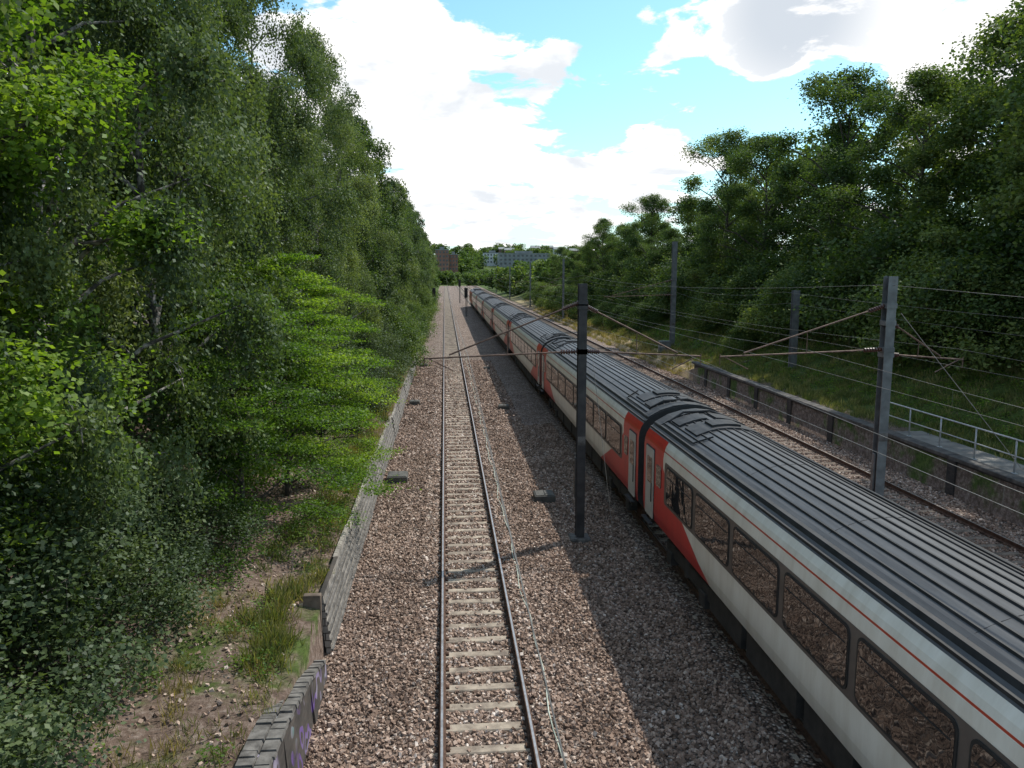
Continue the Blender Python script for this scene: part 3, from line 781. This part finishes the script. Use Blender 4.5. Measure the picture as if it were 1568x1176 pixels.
T_b1 = make_tree("birch_a", 'birch', 17, 3.3, 2.0, 46, 10, 240, .088, 11, M_leafB, M_birchbark, .17, .19)
T_b2 = make_tree("birch_b", 'birch', 16, 3.1, 1.6, 44, 10, 240, .088, 12, M_leafB, M_birchbark, .15, .20)
T_b3 = make_tree("birch_far", 'birch', 16.5, 3.3, 1.4, 42, 8, 80, .17, 13, M_leafB, M_birchbark, .17, .20, 10)
T_b4 = make_tree("ash_far", 'oak', 15.5, 3.2, 1.0, 32, 13, 65, .155, 23, M_leafO, M_bark, .2, .25)
T_g1 = make_tree("hornbeam", 'layer', 7.5, 2.7, .7, 28, 15, 120, .09, 14, M_leafG, M_bark, .10, .34)
T_g2 = make_tree("oak_near", 'oak', 12, 3.0, 2.5, 32, 15, 110, .12, 15, M_leafG, M_bark, .2, .24)
T_o1 = make_tree("oak_a", 'oak', 17, 5.2, 1.4, 44, 18, 75, .18, 16, M_leafO, M_bark, .32, .21)
T_o2 = make_tree("oak_b", 'oak', 16, 4.6, 1.0, 40, 18, 75, .18, 17, M_leafO, M_bark, .3, .22)
T_o3 = make_tree("oak_c", 'oak', 15, 4.8, .6, 36, 18, 70, .2, 18, M_leafO, M_bark, .3, .24)
T_bk = make_tree("oak_back", 'oak', 16, 5.0, .6, 34, 12, 30, .42, 21, M_leafO, M_bark, .3, .26)
T_s1 = make_tree("shrub_a", 'bush', 3.2, 2.0, .2, 20, 14, 80, .085, 19, M_leafS, M_bark, .05, .32)
T_s2 = make_tree("shrub_b", 'bush', 3.6, 2.4, .2, 18, 13, 55, .15, 20, M_leafO, M_bark, .05, .32)

def gz(x, y): return float(ground_z(x, y))
rg = np.random.default_rng(77)
def put(name, me, x, y, s=1.0, rot=None, sz=None):
    link(name, me, (x, y, gz(x, y) - .05), rg.uniform(0, 6.28) if rot is None else rot, (s, s, s * (sz or 1)))
for i, (x, y, s, z) in enumerate([(-7.6, 10.5, .95, 1), (-7.2, 15.0, 1.0, 1), (-6.9, 20.0, 1.04, 1.02), (-7.5, 25.2, .95, .95), (-6.8, 30.5, 1.02, 1.05), (-7.5, 35.5, .9, .85), (-6.5, 41.0, 1.0, 1.08), (-7.4, 47, .88, .9), (-6.6, 53, .97, 1.06)]):
    put("birch_tree", T_b1 if i % 2 else T_b2, x, y, s, None, z)
y = 58.5; i = 0
while y < 230:
    put("birch_tree" if i % 3 else "ash_tree", T_b3 if i % 3 else T_b4, np.interp(y, [57, 110, 230], [-6.8, -6.0, -5.8]) + rg.uniform(-.7, .5), y, rg.uniform(.82, 1.05), None, rg.uniform(.85, 1.1)); y += rg.uniform(4.6, 6.4); i += 1
y = 14
while y < 110:
    put("oak_tree", T_bk, -13 + rg.uniform(-1, 1), y, rg.uniform(.75, .92)); y += rg.uniform(7, 8.5)
put("oak_tree", T_g2, -7.0, 12.6, .88)
for x, y, s in ((-5.0, 19.3, .78), (-4.7, 23.5, .9), (-4.6, 29, .8)):
    put("hornbeam_tree", T_g1, x, y, s)
for x, y, s in ((-5.6, 7.6, .8), (-6.3, 8.8, 1.0), (-6.6, 11.3, 1.05), (-6.0, 13.4, .8), (-5.9, 16.2, .75), (-4.9, 34, 1.0), (-4.8, 38, .9), (-4.6, 43, 1.0), (-4.6, 48, 1.), (-4.6, 53, 1.)):
    put("shrub", T_s1, x, y, s)
y = 58
while y < 210:
    put("shrub", T_s2, -4.4, y, rg.uniform(.7, 1.1)); y += rg.uniform(4, 6)
RT = [(33, 33, 1.36, 1.06), (31.5, 41, 1.1, .98), (35.5, 46, 1.2, 1.0), (31, 51, .98, .95), (31, 61, 1.1, 1.08), (34, 69, 1.0, .95), (30, 74, 1.0, .95), (30, 84, 1.1, 1.05), (32, 93, .9, .85), (28.5, 100, .72, .8), (28.0, 108, .85, 1.08), (28, 121, .82, .9), (26.5, 133, .82, .95), (26.5, 146, .7, .9), (26, 160, .68, .85), (25.5, 175, .66, .9)]
for i, (x, y, s, z) in enumerate(RT):
    put("oak_tree", (T_o1, T_o2, T_o3)[i % 3], x, y, s, None, z)
for x, y, s in ((39, 38, 1.3), (41, 50, 1.15), (40, 62, 1.1), (38, 76, 1.05), (37, 88, .95), (36, 100, .85), (35, 114, .85), (33, 128, .8), (32, 142, .75), (41, 28, 1.3), (36, 24, 1.3), (32, 158, .7)):
    put("oak_tree", T_bk, x, y, s)
y = 24
while y < 190:
    put("shrub", T_s2, 26.3 + rg.uniform(-.8, 1.1), y, rg.uniform(.7, 1.4)); y += rg.uniform(2.8, 4.8)
y = 26
while y < 120:
    put("shrub", T_s2, 29 + rg.uniform(-.6, .9), y, rg.uniform(1.4, 2.0)); y += rg.uniform(4.5, 6)
for x, y, s in ((22.2, 88, .8), (21.6, 97, .7), (23.2, 60, .6), (21.0, 104, .8), (20.8, 118, .9), (20.8, 128, 1.1), (20.8, 140, 1.2), (20.5, 152, 1.1), (20.5, 166, 1.2), (20.5, 180, 1.2)): put("shrub", T_s2, x, y, s)

mb = MB(); n = 0
def crown(x, y, zg, h, r):
    k = 11; lc = np.stack([rg.normal(0, r * .42, k), rg.normal(0, r * .42, k), rg.uniform(h * .2, h * .92, k)], -1)
    m_ = 90; P = np.repeat(lc, m_, 0); d = unit(rg.normal(size=P.shape)); P = P + d * r * .42 * rg.uniform(.6, 1.05, (len(P), 1))
    P = P * 1.0 + [x, y, zg]
    D = rg.normal(size=P.shape) * [1, 1, .5]; N = rg.normal(0, .5, P.shape) + [0, 0, 1]
    T = np.clip(.5 + rg.normal(0, .1, len(P)) + np.repeat(rg.normal(0, .13, k), m_) + .1 * d[:, 2] + rg.uniform(-.1, .1), 0, 1)
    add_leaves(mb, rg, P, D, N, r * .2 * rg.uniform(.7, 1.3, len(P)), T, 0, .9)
for i in range(75):
    x = rg.uniform(20, 60); y = rg.uniform(185, 410); crown(x, y, gz(x, y), rg.uniform(5, 9), rg.uniform(3, 4.5))
for i in range(22):
    x = rg.uniform(-25, -6); y = rg.uniform(225, 420); crown(x, y, gz(x, y), rg.uniform(8, 12), rg.uniform(3.5, 5))
for i in range(26):
    x = rg.uniform(-14, 40); y = rg.uniform(430, 500); crown(x, y, gz(x, y) - 1, rg.uniform(5, 9), rg.uniform(3.5, 5))
for i in range(150):
    y = rg.uniform(520, 1050); x = rg.uniform(-.08, .35) * y
    if abs(x - 1) < 14 and y < 560: continue
    crown(x, y, gz(x, y), rg.uniform(7, 12), rg.uniform(5, 9))
link("distant_trees", mb.mesh("distant_trees", [M_leafO], False, True))

def grass(name, spots, mat):
    mb = MB()
    for (x0, x1, y0, y1, cl, per, h) in spots:
        cx = rg.uniform(x0, x1, cl); cy = rg.uniform(y0, y1, cl); ct = rg.normal(0, .16, cl)
        X = np.repeat(cx, per) + rg.normal(0, .12, cl * per); Y = np.repeat(cy, per) + rg.normal(0, .12, cl * per)
        Z = ground_z(X, Y) - .02; n = len(X)
        Hh = h * rg.uniform(.4, 1.2, n)
        D = rg.normal(0, .38, (n, 3)); D[:, 2] = 1
        add_leaves(mb, rg, np.stack([X, Y, Z], -1), D, rg.normal(size=(n, 3)), Hh, np.clip(.5 + np.repeat(ct, per) + rg.normal(0, .12, n), 0, 1), 0, .07)
    link(name, mb.mesh(name, [mat], False, True))
grass("grass", [(-3.9, -2.85, 13.2, 16.2, 26, 80, .36), (-5.2, -3, 9, 16, 30, 40, .2), (-4.2, -2.7, 16.5, 24, 45, 50, .3), (-3.8, -2.75, 24, 75, 260, 50, .36), (-2.6, -2.3, 60, 200, 250, 30, .4),
                (18.5, 27, 32, 60, 900, 40, .4), (19.8, 27, 14, 32, 700, 40, .4), (20, 26, 58, 130, 1000, 40, .5), (-3.3, -2.8, 6, 12.5, 18, 40, .25)], M_grass)
grass("dry_grass", [(17.4, 21.0, 58, 160, 700, 40, .5), (-4.6, -3, 9.5, 16, 35, 40, .25), (-3.6, -2.7, 16, 60, 110, 30, .36)], M_dry)
mb = MB()
def weeds(x0, x1, y0, y1, cl, per, ls, spread=.16):
    cx = rg.uniform(x0, x1, cl); cy = rg.uniform(y0, y1, cl); ct = rg.normal(0, .15, cl)
    X = np.repeat(cx, per) + rg.normal(0, spread, cl * per); Y = np.repeat(cy, per) + rg.normal(0, spread, cl * per)
    Z = ground_z(X, Y) + rg.uniform(0, .28, len(X)); n = len(X)
    D = rg.normal(size=(n, 3)) * [1, 1, .4]; N = rg.normal(0, .4, (n, 3)) + [0, 0, 1]
    add_leaves(mb, rg, np.stack([X, Y, Z], -1), D, N, ls * rg.uniform(.6, 1.3, n), np.clip(.55 + np.repeat(ct, per) + rg.normal(0, .1, n), 0, 1), 0, .6)
weeds(-5.6, -3.0, 8.5, 16, 30, 90, .06, .13); weeds(-4.3, -2.8, 16.5, 30, 60, 80, .07); weeds(-4.2, -2.8, 30, 75, 200, 60, .09)
weeds(20.6, 27, 16, 60, 420, 60, .12, .3); weeds(20, 27, 60, 120, 420, 60, .16, .35)
link("weeds", mb.mesh("weeds", [M_leafG], False, True))

# loose stones and litter on the verge, embedded in the soil
mb = MB(); n = 1500
X = rng.uniform(-5.2, -2.95, n); Y = rng.uniform(8, 26, n); rocks(mb, X, Y, ground_z(X, Y) + .005, rng.uniform(.025, .07, n), rng.beta(2, 2, n))
link("verge_stones", mb.mesh("verge_stones", [M_stone], tint=True))

# ------------------------------------------------------------------ distant buildings
M_bred = noisy_mat("far_brick", (.16, .085, .065), (.24, .13, .10), .3, .9, 0, 0)
M_white = noisy_mat("far_render", (.35, .37, .38), (.5, .52, .53), .3, .8, 0, 0)
M_slate = noisy_mat("far_slate", (.12, .135, .14), (.2, .215, .22), .3, .6, 0, 0)
M_fglass = noisy_mat("far_glass", (.03, .04, .05), (.06, .07, .08), .3, .2, 0, 0)
def block(name, x, y, wd, dp, zb, ht, storeys, bays, wall, pitched=False):
    e = empty(name, (x, y, zb)); mb = MB(); mb.box(-wd / 2, wd / 2, 0, dp, -4, ht, 0)
    link("walls", mb.mesh("walls", [wall]), parent=e); mb = MB()
    fh = ht / storeys; bw = wd / bays
    for i in range(storeys):
        for j in range(bays):
            xa = -wd / 2 + bw * j + bw * .25; mb.box(xa, xa + bw * .5, -.06, -.003, i * fh + fh * .3, i * fh + fh * .78)
    link("windows", mb.mesh("windows_f", [M_fglass]), parent=e); mb = MB()
    if pitched:
        rh = ht * .35
        mb.add([(-wd / 2 - .3, -.4, ht), (wd / 2 + .3, -.4, ht), (wd / 2 + .3, dp / 2, ht + rh), (-wd / 2 - .3, dp / 2, ht + rh), (-wd / 2 - .3, dp + .4, ht), (wd / 2 + .3, dp + .4, ht)],
               [(0, 1, 2, 3), (3, 2, 5, 4), (0, 3, 4, 0), (1, 5, 2, 1)], 0)
    else:
        mb.box(-wd / 2 - .2, wd / 2 + .2, -.2, dp + .2, ht + .003, ht + .6); mb.box(-wd / 6, wd / 6, dp * .3, dp * .7, ht + .6, ht + 2.4)
    link("roof", mb.mesh("roof", [M_slate]), parent=e)
block("brick_apartment_block", -1.5, 540, 9, 14, gz(0, 540), 19, 7, 4, M_bred)
block("brick_apartment_block", 6.2, 545, 6, 14, gz(0, 540), 16, 6, 3, M_bred)
block("office_building", 62, 620, 40, 20, gz(62, 620) + 5, 9, 3, 12, M_slate)
block("office_building", 42, 700, 16, 14, gz(42, 700) + 2, 9, 3, 6, M_white)
for i in range(10):
    yy = rg.uniform(640, 930); xx = rg.uniform(0, .18) * yy
    block("brick_house", xx, yy, 10, 9, gz(xx, yy) + 2, 6.5, 2, 4, M_bred if i % 4 else M_white, True)
print("done")
